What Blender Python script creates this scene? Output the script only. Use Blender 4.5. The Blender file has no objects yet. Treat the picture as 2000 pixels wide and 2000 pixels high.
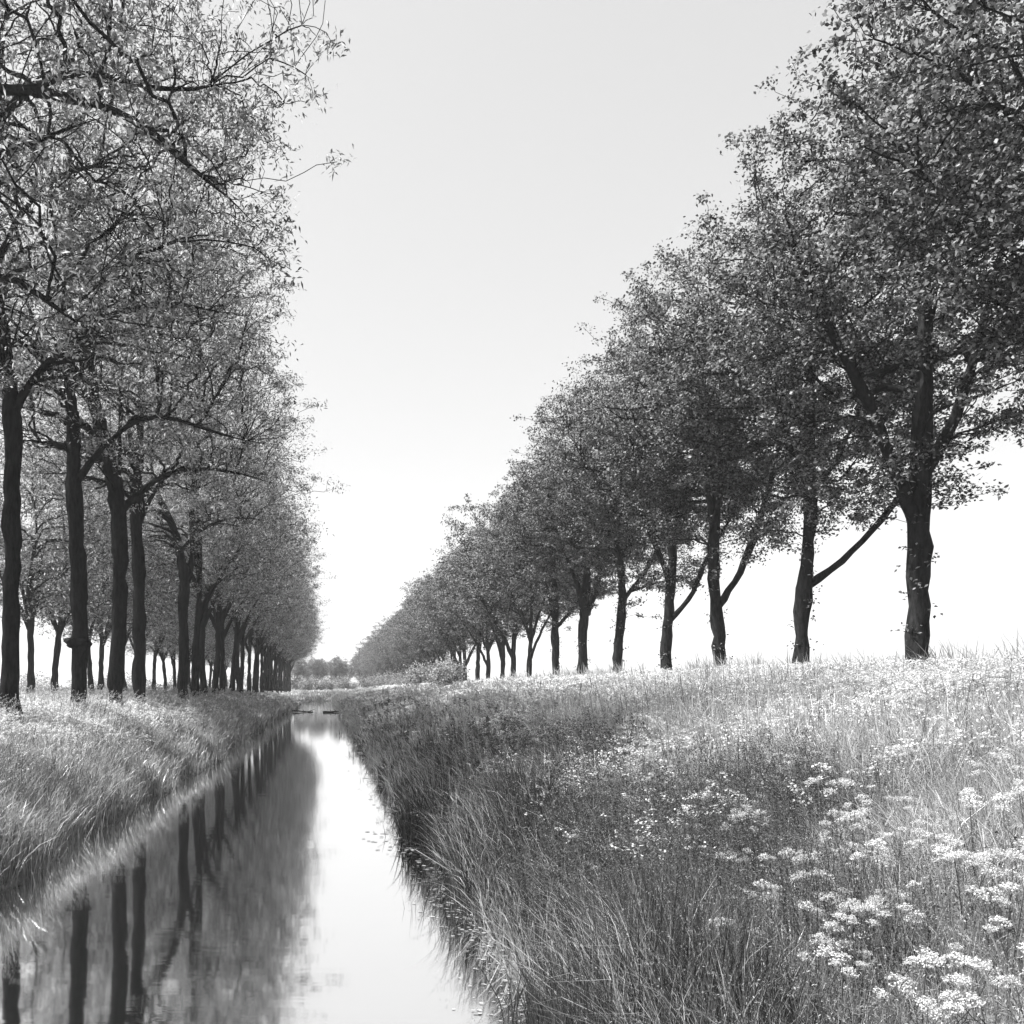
import bpy, math, random
import numpy as np
from mathutils import Vector

SC = bpy.context.scene
COL = SC.collection
R = np.random.default_rng(7)
rad = math.radians

# ------------------------------------------------------------------ camera, sky, sun, exposure
EYE = 3.0                      # height of the eye over the water (z = 0); looking along +Y
cam = bpy.data.cameras.new('camera'); camo = bpy.data.objects.new('camera', cam); COL.objects.link(camo)
camo.location = (0, 0, EYE); camo.rotation_euler = (rad(90), 0, 0)
cam.sensor_width = 36; cam.lens = 32.4
cam.shift_x = 0.183; cam.shift_y = 0.173
cam.clip_start = 0.1; cam.clip_end = 5000
SC.camera = camo

SUN_EL, SUN_AZ = rad(55), rad(-84)       # high, from the left
w = bpy.data.worlds.new('World'); SC.world = w; w.use_nodes = True
nt = w.node_tree; nt.nodes.clear()
sky = nt.nodes.new('ShaderNodeTexSky'); sky.sky_type = 'NISHITA'; sky.sun_disc = False
sky.sun_elevation = SUN_EL; sky.sun_rotation = SUN_AZ
sky.air_density = 1.0; sky.dust_density = 1.2; sky.ozone_density = 1.0
bw = nt.nodes.new('ShaderNodeRGBToBW')
pw = nt.nodes.new('ShaderNodeMath'); pw.operation = 'POWER'; pw.inputs[1].default_value = 0.42   # film response: soft sky contrast
bg = nt.nodes.new('ShaderNodeBackground'); bg.inputs[1].default_value = 0.148
out = nt.nodes.new('ShaderNodeOutputWorld')
nt.links.new(sky.outputs[0], bw.inputs[0]); nt.links.new(bw.outputs[0], pw.inputs[0])
nt.links.new(pw.outputs[0], bg.inputs[0]); nt.links.new(bg.outputs[0], out.inputs[0])

sl = bpy.data.lights.new('sun', 'SUN'); sl.energy = 4.2; sl.angle = rad(0.53); sl.color = (1, 1, 1)
so = bpy.data.objects.new('sun', sl); COL.objects.link(so)
sd = Vector((math.sin(SUN_AZ)*math.cos(SUN_EL), math.cos(SUN_AZ)*math.cos(SUN_EL), math.sin(SUN_EL)))
so.rotation_euler = sd.to_track_quat('Z', 'Y').to_euler(); so.location = (0, 0, 60)

vs = SC.view_settings
vs.view_transform = 'Standard'; vs.look = 'None'; vs.gamma = 1; vs.use_curve_mapping = False
vs.exposure = 2.0
cy = SC.cycles
cy.max_bounces = 6; cy.diffuse_bounces = 3; cy.glossy_bounces = 3; cy.transmission_bounces = 3
cy.transparent_max_bounces = 6; cy.volume_bounces = 1
cy.caustics_reflective = False; cy.caustics_refractive = False

# ------------------------------------------------------------------ helpers
def link(name, mesh, mat=None, parent=None):
    o = bpy.data.objects.new(name, mesh); COL.objects.link(o)
    if mat: mesh.materials.append(mat)
    if parent: o.parent = parent
    return o

def make_mesh(name, verts, quads=None, tris=None, smooth=False):
    verts = np.ascontiguousarray(verts, np.float32).reshape(-1, 3)
    q = np.zeros((0, 4), np.int32) if quads is None else np.asarray(quads, np.int32).reshape(-1, 4)
    t = np.zeros((0, 3), np.int32) if tris is None else np.asarray(tris, np.int32).reshape(-1, 3)
    me = bpy.data.meshes.new(name)
    me.vertices.add(len(verts)); me.vertices.foreach_set('co', verts.ravel())
    loops = np.concatenate([q.ravel(), t.ravel()]).astype(np.int32)
    starts = np.concatenate([np.arange(len(q))*4, len(q)*4 + np.arange(len(t))*3]).astype(np.int32)
    me.loops.add(len(loops)); me.loops.foreach_set('vertex_index', loops)
    me.polygons.add(len(starts)); me.polygons.foreach_set('loop_start', starts)
    if smooth: me.polygons.foreach_set('use_smooth', np.ones(len(starts), bool))
    me.update(calc_edges=True); me.validate()
    return me

class Bag:                                  # collects vertices and faces for one mesh
    def __init__(s): s.v = []; s.q = []; s.t = []; s.n = 0
    def add(s, v, q=None, t=None):
        v = np.asarray(v, np.float32).reshape(-1, 3)
        if q is not None: s.q.append(np.asarray(q).reshape(-1, 4) + s.n)
        if t is not None: s.t.append(np.asarray(t).reshape(-1, 3) + s.n)
        s.v.append(v); s.n += len(v)
    def mesh(s, name, smooth=False):
        return make_mesh(name, np.concatenate(s.v), np.concatenate(s.q) if s.q else None,
                         np.concatenate(s.t) if s.t else None, smooth)

def tag(o, label=None, cat=None, group=None, kind=None):
    if label: o['label'] = label
    if cat: o['category'] = cat
    if group: o['group'] = group
    if kind: o['kind'] = kind
    return o

def unit(a): return a / np.maximum(np.linalg.norm(a, axis=-1, keepdims=True), 1e-9)

def tubes(P, Rr, k):
    """P (B,n,3) centre lines, Rr (B,n) radii -> verts, quads of k-sided tapering tubes."""
    B, n, _ = P.shape
    T = np.empty_like(P); T[:, 1:-1] = P[:, 2:] - P[:, :-2]; T[:, 0] = P[:, 1]-P[:, 0]; T[:, -1] = P[:, -1]-P[:, -2]
    T = unit(T)
    N = np.empty_like(P)
    ref = np.where(np.abs(T[:, 0, 0:1]) < 0.8, np.array([[1., 0, 0]]), np.array([[0, 1., 0]]))
    N[:, 0] = unit(np.cross(T[:, 0], ref))
    for i in range(1, n):
        a = N[:, i-1] - T[:, i]*np.sum(N[:, i-1]*T[:, i], -1, keepdims=True); N[:, i] = unit(a)
    Bn = np.cross(T, N)
    a = np.arange(k)*2*np.pi/k
    V = P[:, :, None] + Rr[:, :, None, None]*(np.cos(a)[None, None, :, None]*N[:, :, None] + np.sin(a)[None, None, :, None]*Bn[:, :, None])
    idx = np.arange(B*n*k).reshape(B, n, k)
    nx = np.roll(idx, -1, 2)
    q = np.stack([idx[:, :-1], nx[:, :-1], nx[:, 1:], idx[:, 1:]], -1).reshape(-1, 4)
    return V.reshape(-1, 3), q

def leaf_quads(pos, L, W, up=0.5, axis=None):
    """pointed quad per leaf, random attitude, normal biased upward."""
    n = len(pos)
    nor = R.normal(size=(n, 3)); nor[:, 2] = np.abs(nor[:, 2])*1.0 + up; nor = unit(nor)
    a = R.normal(size=(n, 3)) if axis is None else axis + R.normal(size=(n, 3))*0.5
    a = unit(a - nor*np.sum(a*nor, -1, keepdims=True))
    b = np.cross(nor, a)
    L = np.broadcast_to(L, (n,))[:, None]; W = np.broadcast_to(W, (n,))[:, None]
    dn = np.array([0, 0, -1.])*L*0.15
    v = np.stack([pos, pos + a*L*0.45 + b*W*0.5, pos + a*L + dn, pos + a*L*0.45 - b*W*0.5], 1)
    return v.reshape(-1, 3), np.arange(n*4).reshape(n, 4)

class Noise:
    def __init__(s, seed): s.g = np.random.default_rng(seed).random((64, 64))
    def __call__(s, x, y, sc):
        x = np.asarray(x)/sc; y = np.asarray(y)/sc
        i = np.floor(x).astype(int); j = np.floor(y).astype(int); fx = x-i; fy = y-j
        fx = fx*fx*(3-2*fx); fy = fy*fy*(3-2*fy); g = s.g
        A = g[i % 64, j % 64]; Bq = g[(i+1) % 64, j % 64]; Cq = g[i % 64, (j+1) % 64]; Dq = g[(i+1) % 64, (j+1) % 64]
        return (A*(1-fx)+Bq*fx)*(1-fy) + (Cq*(1-fx)+Dq*fx)*fy
N1, N2, N3 = Noise(1), Noise(2), Noise(3)

# ------------------------------------------------------------------ materials (the photograph is black and white: all greys)
def new_mat(name):
    m = bpy.data.materials.new(name); m.use_nodes = True; m.node_tree.nodes.clear(); return m, m.node_tree

def leaf_mat(name, dark, light, trans=0.4, gloss=0.06, rough=0.45, power=1.0):
    m, t = new_mat(name)
    geo = t.nodes.new('ShaderNodeNewGeometry')
    mr = t.nodes.new('ShaderNodeMapRange'); mr.inputs[3].default_value = dark; mr.inputs[4].default_value = light
    df = t.nodes.new('ShaderNodeBsdfDiffuse'); tr = t.nodes.new('ShaderNodeBsdfTranslucent')
    mx = t.nodes.new('ShaderNodeMixShader'); mx.inputs[0].default_value = trans
    gl = t.nodes.new('ShaderNodeBsdfGlossy'); gl.inputs['Roughness'].default_value = rough
    gl.inputs['Color'].default_value = (.8, .8, .8, 1)
    m2 = t.nodes.new('ShaderNodeMixShader'); m2.inputs[0].default_value = gloss
    o = t.nodes.new('ShaderNodeOutputMaterial')
    pm = t.nodes.new('ShaderNodeMath'); pm.operation = 'POWER'; pm.inputs[1].default_value = power
    t.links.new(geo.outputs['Random Per Island'], pm.inputs[0]); t.links.new(pm.outputs[0], mr.inputs[0])
    t.links.new(mr.outputs[0], df.inputs[0]); t.links.new(mr.outputs[0], tr.inputs[0])
    t.links.new(df.outputs[0], mx.inputs[1]); t.links.new(tr.outputs[0], mx.inputs[2])
    t.links.new(mx.outputs[0], m2.inputs[1]); t.links.new(gl.outputs[0], m2.inputs[2])
    t.links.new(m2.outputs[0], o.inputs[0])
    return m

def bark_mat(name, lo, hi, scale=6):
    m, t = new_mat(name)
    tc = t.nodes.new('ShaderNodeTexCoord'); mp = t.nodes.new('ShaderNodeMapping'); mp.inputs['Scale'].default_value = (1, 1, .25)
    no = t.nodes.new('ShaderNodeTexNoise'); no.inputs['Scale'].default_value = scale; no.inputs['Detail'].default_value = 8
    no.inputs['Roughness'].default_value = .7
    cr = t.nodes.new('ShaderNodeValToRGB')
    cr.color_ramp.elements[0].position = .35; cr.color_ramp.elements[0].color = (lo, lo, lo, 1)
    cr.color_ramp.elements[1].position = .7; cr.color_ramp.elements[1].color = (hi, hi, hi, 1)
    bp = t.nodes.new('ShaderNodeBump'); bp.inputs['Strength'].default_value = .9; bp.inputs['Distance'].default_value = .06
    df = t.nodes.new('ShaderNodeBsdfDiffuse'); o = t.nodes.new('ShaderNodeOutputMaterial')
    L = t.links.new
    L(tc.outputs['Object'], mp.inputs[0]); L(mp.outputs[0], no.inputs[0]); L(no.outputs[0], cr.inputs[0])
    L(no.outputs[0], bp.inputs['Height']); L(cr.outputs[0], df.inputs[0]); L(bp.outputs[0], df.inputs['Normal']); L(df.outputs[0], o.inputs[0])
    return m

M_right_leaf = leaf_mat('broad_leaf', .010, .38, .45, .012, .6, 2.0)
M_left_leaf = leaf_mat('ash_leaf', .04, .48, .55, .015, .6, 1.6)
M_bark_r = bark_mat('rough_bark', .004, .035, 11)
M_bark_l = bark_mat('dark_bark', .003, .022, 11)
M_grass = leaf_mat('grass_blade', .28, .58, .5, .05, .4)
M_grass_l = leaf_mat('bank_grass_blade', .26, .55, .5, .05, .4)
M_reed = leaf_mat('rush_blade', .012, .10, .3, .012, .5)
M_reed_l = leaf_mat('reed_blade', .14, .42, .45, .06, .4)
M_herb = leaf_mat('herb_leaf', .10, .34, .45, .015, .5)
M_nettle = leaf_mat('nettle_leaf', .02, .12, .35, .012, .5)
M_seed = leaf_mat('seed_head', .16, .34, .5, .03, .5)
M_flower = leaf_mat('white_petal', .35, .75, .45, .0, .5)
M_stem = leaf_mat('green_stem', .05, .10, .1, .06, .4)
M_weed = leaf_mat('floating_leaf', .12, .3, .1, .15, .3)

def ground_mat():
    m, t = new_mat('meadow_soil'); L = t.links.new
    tc = t.nodes.new('ShaderNodeTexCoord')
    n1 = t.nodes.new('ShaderNodeTexNoise'); n1.inputs['Scale'].default_value = 2.5; n1.inputs['Detail'].default_value = 10
    n2 = t.nodes.new('ShaderNodeTexNoise'); n2.inputs['Scale'].default_value = .08; n2.inputs['Detail'].default_value = 5
    a = t.nodes.new('ShaderNodeMath'); a.operation = 'MULTIPLY'
    mr = t.nodes.new('ShaderNodeMapRange'); mr.inputs[1].default_value = .12; mr.inputs[2].default_value = .4
    mr.inputs[3].default_value = .05; mr.inputs[4].default_value = .22
    bp = t.nodes.new('ShaderNodeBump'); bp.inputs['Strength'].default_value = 1; bp.inputs['Distance'].default_value = .2
    d = t.nodes.new('ShaderNodeBsdfDiffuse'); o = t.nodes.new('ShaderNodeOutputMaterial')
    L(tc.outputs['Object'], n1.inputs[0]); L(tc.outputs['Object'], n2.inputs[0])
    L(n1.outputs[0], a.inputs[0]); L(n2.outputs[0], a.inputs[1]); L(a.outputs[0], mr.inputs[0])
    L(mr.outputs[0], d.inputs[0]); L(n1.outputs[0], bp.inputs['Height']); L(bp.outputs[0], d.inputs['Normal']); L(d.outputs[0], o.inputs[0])
    return m

def water_mat():
    m, t = new_mat('still_water'); L = t.links.new
    tc = t.nodes.new('ShaderNodeTexCoord'); mp = t.nodes.new('ShaderNodeMapping'); mp.inputs['Scale'].default_value = (.35, 1.3, 1)
    n1 = t.nodes.new('ShaderNodeTexNoise'); n1.inputs['Scale'].default_value = 2.2; n1.inputs['Detail'].default_value = 4
    bp = t.nodes.new('ShaderNodeBump'); bp.inputs['Strength'].default_value = .035; bp.inputs['Distance'].default_value = .04
    g = t.nodes.new('ShaderNodeBsdfGlossy'); g.inputs['Roughness'].default_value = .045; g.inputs['Color'].default_value = (.97, .97, .97, 1)
    d = t.nodes.new('ShaderNodeBsdfDiffuse'); d.inputs[0].default_value = (.02, .02, .02, 1)
    lw = t.nodes.new('ShaderNodeLayerWeight'); lw.inputs[0].default_value = .5
    mr = t.nodes.new('ShaderNodeMapRange'); mr.inputs[1].default_value = .3; mr.inputs[2].default_value = .9
    mr.inputs[3].default_value = .9; mr.inputs[4].default_value = .99
    mx = t.nodes.new('ShaderNodeMixShader'); o = t.nodes.new('ShaderNodeOutputMaterial')
    L(tc.outputs['Object'], mp.inputs[0]); L(mp.outputs[0], n1.inputs[0]); L(n1.outputs[0], bp.inputs['Height'])
    L(bp.outputs[0], g.inputs['Normal']); L(lw.outputs['Facing'], mr.inputs[0]); L(mr.outputs[0], mx.inputs[0])
    L(d.outputs[0], mx.inputs[1]); L(g.outputs[0], mx.inputs[2]); L(mx.outputs[0], o.inputs[0])
    return m

# ------------------------------------------------------------------ terrain and water
PX = [-900, -60, -20, -16, -11, -8.6, -6.6, -5.5, -4.8, -4.2, -3.0, 0.9, 1.75, 2.2, 2.55, 3.3, 4.3, 7, 11, 14.7, 17.5, 26, 80, 900]
PZ = [2.0, 2.0, 2.0, 2.05, 2.0, 1.85, 1.25, .6, .05, -.45, -.9, -.9, -.4, .0, .45, .85, 1.25, 1.85, 2.45, 2.7, 2.65, 1.3, .9, .9]
END = 225.0                                   # where the canal runs into its end bank
def shore(y): return .20*np.sin(y*.43+1) + .16*np.sin(y*1.1) + .6*(N3(y, np.asarray(y)*0, 7)-.5)
def ground(x, y):
    x = np.asarray(x, float); y = np.asarray(y, float)
    wob = shore(y)
    near = np.exp(-((np.abs(x+1.4)-3.3)/2.2)**2)
    z = np.interp(x + wob*near, PX, PZ)
    z = z + near*0 + (N1(x+500, y+500, 3.0)-.5)*.25*np.clip((np.abs(x+1.45)-4.2)/2, 0, 1)
    s = np.clip((y-END)/9, 0, 1); s = s*s*(3-2*s)
    hump = (1.9 + .35*np.exp(-((y-END-10)/5)**2))*s + z*(1-s)
    return np.where(z < hump, hump, z)

def terrain():
    xs = np.concatenate([-np.geomspace(900, 22, 24), np.arange(-20, -9, 1.), np.arange(-9, 20, .22), np.arange(20, 30, 1.), np.geomspace(31, 900, 24)])
    ys = np.concatenate([np.arange(-40, 2, 2.), np.arange(2, 40, .3), np.arange(40, 120, 1.), np.arange(120, 270, 2.), np.geomspace(272, 1400, 30)])
    X, Y = np.meshgrid(xs, ys); Z = ground(X, Y)
    nx, ny = len(xs), len(ys); idx = np.arange(nx*ny).reshape(ny, nx)
    q = np.stack([idx[:-1, :-1], idx[:-1, 1:], idx[1:, 1:], idx[1:, :-1]], -1)
    o = link('ground', make_mesh('ground', np.stack([X, Y, Z], -1), q, smooth=True), ground_mat()); tag(o, kind='structure')
    ys2 = np.linspace(-40, END+12, 60)
    v = []
    for y in ys2: v += [(-5.9, y, 0), (3.3, y, 0)]
    i = np.arange(len(ys2)-1)*2
    o = link('water', make_mesh('water', np.array(v), np.stack([i, i+1, i+3, i+2], -1)), water_mat()); tag(o, kind='structure')
terrain()

# ------------------------------------------------------------------ trees
def bez(p0, c1, c2, p3, n):
    t = np.linspace(0, 1, n)[None, :, None]
    return ((1-t)**3)*p0[:, None] + 3*t*(1-t)**2*c1[:, None] + 3*t*t*(1-t)*c2[:, None] + t**3*p3[:, None]

def resample(pts, n):
    pts = np.asarray(pts, float); seg = np.linalg.norm(np.diff(pts[:, :3], axis=0), axis=1)
    s = np.concatenate([[0], np.cumsum(seg)]); u = np.linspace(0, s[-1], n)
    # smooth through the points
    out = np.stack([np.interp(u, s, pts[:, k]) for k in range(pts.shape[1])], 1)
    for _ in range(4): out[1:-1] = .25*out[:-2] + .5*out[1:-1] + .25*out[2:]
    return out

def crown_points(rng, n, c, ax, r0, r1, zmin, lump, vase):
    pts = np.zeros((0, 3)); k1 = lump
    while len(pts) < n:
        d = unit(rng.normal(size=(n*3, 3)))
        f = 1 + .10*np.cos(d @ k1[0]*5+k1[0, 0]*9) + .09*np.cos(d @ k1[1]*7) + .07*np.cos(d @ k1[2]*11)
        r = (r0**3 + (r1**3-r0**3)*rng.random(n*3))**(1/3)
        a = np.where(d[:, 0:1] > 0, [[ax[1], ax[2], ax[3]]], [[ax[0], ax[2], ax[3]]])
        p = c + d*a*(r*f)[:, None]
        # crown narrows towards its foot: ascending limbs
        hr = np.hypot(p[:, 0], p[:, 1])
        p = p[(p[:, 2] > zmin + rng.random(len(p))*1.2) & (hr < vase[0] + vase[1]*(p[:, 2]-zmin) + rng.random(len(p))*.8)]
        pts = np.concatenate([pts, p])
    return pts[:n]

def build_wood(bag, nodes, targets, n, r_tip, r_max, sides, rng, up=.35, droop=0., wig=.022, maxlen=99):
    P, Rr, Dr = nodes
    d = targets[:, None] - P[None]
    dist = np.linalg.norm(d, axis=2)
    hor = np.linalg.norm(d[:, :, :2], axis=2)
    cost = dist + 1.6*np.maximum(0, -d[:, :, 2] + .25*hor) + 40*(Rr[None] < r_tip*1.2)
    j = np.argmin(cost, 1); ok = dist[np.arange(len(j)), j] < maxlen; j = j[ok]; targets = targets[ok]
    p0 = P[j]; pr = Rr[j]; pd = Dr[j]
    v = targets - p0; L = np.linalg.norm(v, axis=1, keepdims=True) + 1e-6
    sdv = unit(.55*pd + .7*v/L + np.array([0, 0, up]))
    hv = v*np.array([1, 1, .3]); ed = unit(unit(hv) + .6*v/L + np.array([0, 0, .25 - droop]))
    C = bez(p0, p0+sdv*L*.36, targets-ed*L*.3, targets, n)
    t = np.linspace(0, 1, n)
    wob = rng.normal(size=C.shape)*L[:, None]*wig*(np.sin(t*np.pi))[None, :, None]
    C = C + wob
    r0 = np.clip(np.minimum(pr*.72, r_max*np.clip(L[:, 0]/3, .45, 1.3)), r_tip, None)
    rr = r0[:, None]*(1-t)**.8 + r_tip*(1-(1-t)**.8)
    V, q = tubes(C, rr, sides); bag.add(V, q)
    T = unit(np.gradient(C, axis=1))
    return (np.concatenate([P, C[:, 1:].reshape(-1, 3)]), np.concatenate([Rr, rr[:, 1:].ravel()]),
            np.concatenate([Dr, T[:, 1:].reshape(-1, 3)])), C

def tree_meshes(name, seed, limbs, c, ax, zmin, n1, n2, n3, leaves, L, W, spread, droop, up=.5, detail=1.0, burl=None, side_shoots=0, vase=(1.6, 1.0), clumps=3, inner=.5, bold=1.0):
    """limbs: list of polylines [(x,y,z,r)...], the first is the trunk. Returns wood mesh, leaf mesh."""
    rng = np.random.default_rng(seed)
    bag = Bag(); P = []; Rr = []; Dr = []
    for k, l in enumerate(limbs):
        n = max(8, int(np.sum(np.linalg.norm(np.diff(np.array(l)[:, :3], axis=0), axis=1))/.35))
        q = resample(l, n)
        q[1:-1, :2] += rng.normal(size=(n-2, 2))*.018
        q[:, 3] *= 1 + .07*np.sin(np.arange(n)*.9+seed) + .05*rng.normal(size=n)
        if k: m_ = max(3, n//3); q[-m_:, 3] = np.minimum(q[-m_:, 3], q[-m_, 3])*np.linspace(1, .2, m_)
        V, f = tubes(q[None, :, :3], q[None, :, 3], int(14*detail) if k == 0 else int(10*detail))
        V = V + rng.normal(size=V.shape)*np.repeat(q[:, 3], len(V)//n)[:, None]*.035
        bag.add(V, f)
        T = unit(np.gradient(q[:, :3], axis=0))
        m = q[:, 2] > zmin - 1.2
        P.append(q[m, :3]); Rr.append(q[m, 3]); Dr.append(T[m])
    if burl:                                       # a swollen ring or knot on the trunk
        for (bx, by, bz, br, bh) in burl:
            u = np.linspace(0, 2*np.pi, 17)[:-1]; t = np.linspace(-1, 1, 7)
            rr = br*(.35+.65*np.sqrt(np.maximum(0, 1-t**2)))[:, None]*(1+.14*rng.normal(size=(7, 16)))
            V = np.stack([bx+rr*np.cos(u), by+rr*np.sin(u), bz+bh*t[:, None]+0*rr+.03*rng.normal(size=rr.shape)], -1)
            idx = np.arange(7*16).reshape(7, 16); nx = np.roll(idx, -1, 1)
            bag.add(V, np.stack([idx[:-1], nx[:-1], nx[1:], idx[1:]], -1))
    nodes = (np.concatenate(P), np.concatenate(Rr), np.concatenate(Dr))
    lump = unit(rng.normal(size=(3, 3)))
    c = np.array(c, float)
    t1 = crown_points(rng, n1, c, ax, .45, .8, zmin+1.0, lump, vase)
    nodes, C1 = build_wood(bag, nodes, t1, 10, .03, .13*bold, int(7*detail) or 4, rng, .5, droop*.5)
    ends = np.concatenate([resample(l, 12)[6:, :3] for l in limbs[1:]])
    t2 = crown_points(rng, n2, c, ax, .5, .92, zmin+.4, lump, vase)
    t2 = np.concatenate([t2, ends + rng.normal(size=ends.shape)*[.8, .8, .5] + [0, 0, .5]])
    nodes, C2 = build_wood(bag, nodes, t2, 8, .014, .06*bold, 5, rng, .4, droop)
    t3 = crown_points(rng, n3, c, ax, inner, 1.0, zmin-.2, lump, vase)
    e3 = np.repeat(ends, 4, 0); t3 = np.concatenate([t3, e3 + rng.normal(size=e3.shape)*[1, 1, .8] + [0, 0, .4]])
    _, C3 = build_wood(bag, nodes, t3, 6, .006*bold, .018*bold, 3, rng, .15, droop*1.3, .05, 2.3)
    wood = bag.mesh(name+'_wood', True)
    # leaves: along the twigs and around their ends
    per = max(4, int(leaves/n3))
    k = rng.integers(0, len(C3), leaves); t = (rng.integers(1, clumps+1, leaves)/clumps) + rng.normal(size=leaves)*.06
    t = np.clip(t, .12, 1.05)
    s = np.clip(t, 0, .999)*(C3.shape[1]-1); i = s.astype(int); f = (s-i)[:, None]
    size_k = .5 + 1.0*rng.random(len(C3))
    pos = C3[k, i]*(1-f) + C3[k, i+1]*f + rng.normal(size=(leaves, 3))*(spread*size_k[k])[:, None]*np.array([1, 1, .55])
    if side_shoots:
        tr = resample(limbs[0], 60); a = rng.integers(6, 40, side_shoots)
        ang = rng.random(side_shoots)*6.28; o = np.stack([np.cos(ang), np.sin(ang), .3*rng.normal(size=side_shoots)], 1)
        sh = tr[a, :3] + o*(tr[a, 3]+.05)[:, None]
        sh = (sh[:, None] + rng.normal(size=(side_shoots, 9, 3))*.09).reshape(-1, 3)
        pos = np.concatenate([pos, sh])
    n = len(pos)
    V, q = leaf_quads(pos, L*(.7+.6*rng.random(n)), W*(.7+.6*rng.random(n)), up)
    return wood, make_mesh(name+'_leaves', V, q)

def tree_obj(name, wood, leaf, mb, ml, loc, rz, label, group, sc=(1, 1, 1)):
    e = bpy.data.objects.new(name, None); COL.objects.link(e)
    e.location = loc; e.rotation_euler = (0, 0, rz); e.scale = sc; e.empty_display_size = .3
    tag(e, label, 'tree', group)
    for nm, me, m in (('trunk', wood, mb), ('crown', leaf, ml)):
        if not me.materials: me.materials.append(m)
        o = bpy.data.objects.new(nm, me); COL.objects.link(o); o.parent = e
    return e

F = 1739.0                                   # focal length in units of the survey drawing used for the trunk outlines
RX, LX, BX = 14.7, -8.6, -15.9               # the tree rows
def outline(dx, rowx, pts, z0, y=0., taper_y=None):
    """trunk/limb outline noted as (across, height, width) in survey units at that tree's distance -> metres about its foot"""
    D = rowx*F/dx; s = D/F; o = []; wk = .86 if rowx < 0 else .94
    for i, p in enumerate(pts):
        yy = 0 if taper_y is None else taper_y*i/(len(pts)-1)
        o.append(((p[0]-612-dx)*s, y+yy, (1300-p[1])*s + EYE - z0, p[2]*s*.5*wk))
    return o, D

RSPEC = {   # dx: trunk + limbs
 1118: ([(1730, 1310, 46), (1731, 1230, 42), (1731, 1130, 40), (1736, 1050, 40), (1731, 980, 42), (1736, 900, 40), (1740, 800, 36), (1745, 700, 30), (1742, 560, 24), (1750, 380, 16), (1745, 200, 8)],
   [[(1728, 990, 26), (1705, 945, 24), (1672, 895, 23), (1640, 830, 22), (1600, 750, 20), (1555, 690, 18), (1480, 560, 13), (1430, 430, 8)],
    [(1742, 900, 24), (1762, 850, 22), (1780, 795, 20), (1792, 700, 17), (1830, 520, 12), (1840, 350, 7)],
    [(1732, 880, 16), (1700, 820, 13), (1680, 760, 11), (1650, 560, 8)]]),
 900: ([(1510, 1310, 32), (1511, 1230, 29), (1513, 1160, 28), (1518, 1095, 33), (1524, 1060, 24), (1528, 990, 23), (1530, 930, 25), (1526, 850, 22), (1530, 700, 17), (1515, 500, 10), (1520, 400, 6)],
   [[(1524, 1105, 17), (1545, 1088, 14), (1572, 1058, 13), (1600, 1018, 12), (1625, 975, 12), (1652, 925, 11), (1690, 870, 8), (1720, 800, 5)],
    [(1526, 945, 16), (1505, 920, 14), (1478, 870, 12), (1440, 780, 9), (1400, 650, 6)],
    [(1534, 935, 9), (1556, 890, 8), (1580, 820, 6), (1600, 700, 4)]]),
 746: ([(1360, 1310, 27), (1359, 1240, 25), (1353, 1170, 24), (1347, 1100, 23), (1344, 1040, 20), (1348, 980, 22), (1354, 900, 16), (1360, 800, 12), (1362, 600, 7)],
   [[(1352, 1145, 16), (1367, 1128, 14), (1390, 1085, 13), (1402, 1040, 14), (1422, 985, 13), (1446, 890, 10), (1470, 790, 7), (1490, 680, 4)],
    [(1346, 990, 16), (1332, 930, 13), (1312, 860, 11), (1280, 760, 8), (1250, 640, 5)],
    [(1345, 1000, 10), (1338, 900, 9), (1330, 800, 6)],
    [(1336, 930, 8), (1300, 885, 7), (1250, 830, 5)]]),
 643: ([(1255, 1310, 23), (1256, 1240, 21), (1260, 1180, 20), (1264, 1120, 18), (1269, 1070, 18), (1265, 980, 20), (1262, 880, 12), (1258, 750, 7)],
   [[(1264, 1170, 11), (1284, 1145, 10), (1300, 1105, 9), (1305, 1060, 8), (1326, 1018, 6), (1350, 960, 4)],
    [(1263, 1100, 11), (1240, 1060, 10), (1212, 1010, 9), (1180, 960, 7), (1130, 880, 4)]]),
 553: ([(1163, 1310, 19), (1164, 1240, 18), (1169, 1180, 17), (1176, 1120, 17), (1168, 1060, 14), (1160, 960, 9), (1165, 820, 5)],
   [[(1178, 1130, 9), (1198, 1095, 8), (1222, 1040, 6), (1240, 960, 4)],
    [(1172, 1110, 9), (1150, 1040, 8), (1120, 960, 5)],
    [(1182, 1120, 5), (1215, 1105, 5), (1250, 1100, 3)]]),
 486: ([(1098, 1310, 20), (1098, 1240, 18), (1100, 1180, 18), (1104, 1140, 19), (1106, 1080, 12), (1108, 1000, 8), (1100, 880, 5)],
   [[(1100, 1160, 12), (1088, 1115, 11), (1066, 1075, 8), (1040, 1020, 5)],
    [(1107, 1160, 12), (1122, 1110, 11), (1130, 1060, 8), (1150, 980, 5)]]),
 436: ([(1049, 1310, 16), (1048, 1240, 15), (1046, 1190, 15), (1048, 1150, 14), (1045, 1080, 9), (1040, 960, 5)],
   [[(1048, 1185, 8), (1066, 1165, 7), (1085, 1135, 6), (1100, 1090, 4)],
    [(1044, 1165, 9), (1030, 1120, 7), (1010, 1060, 4)]]),
}
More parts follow.
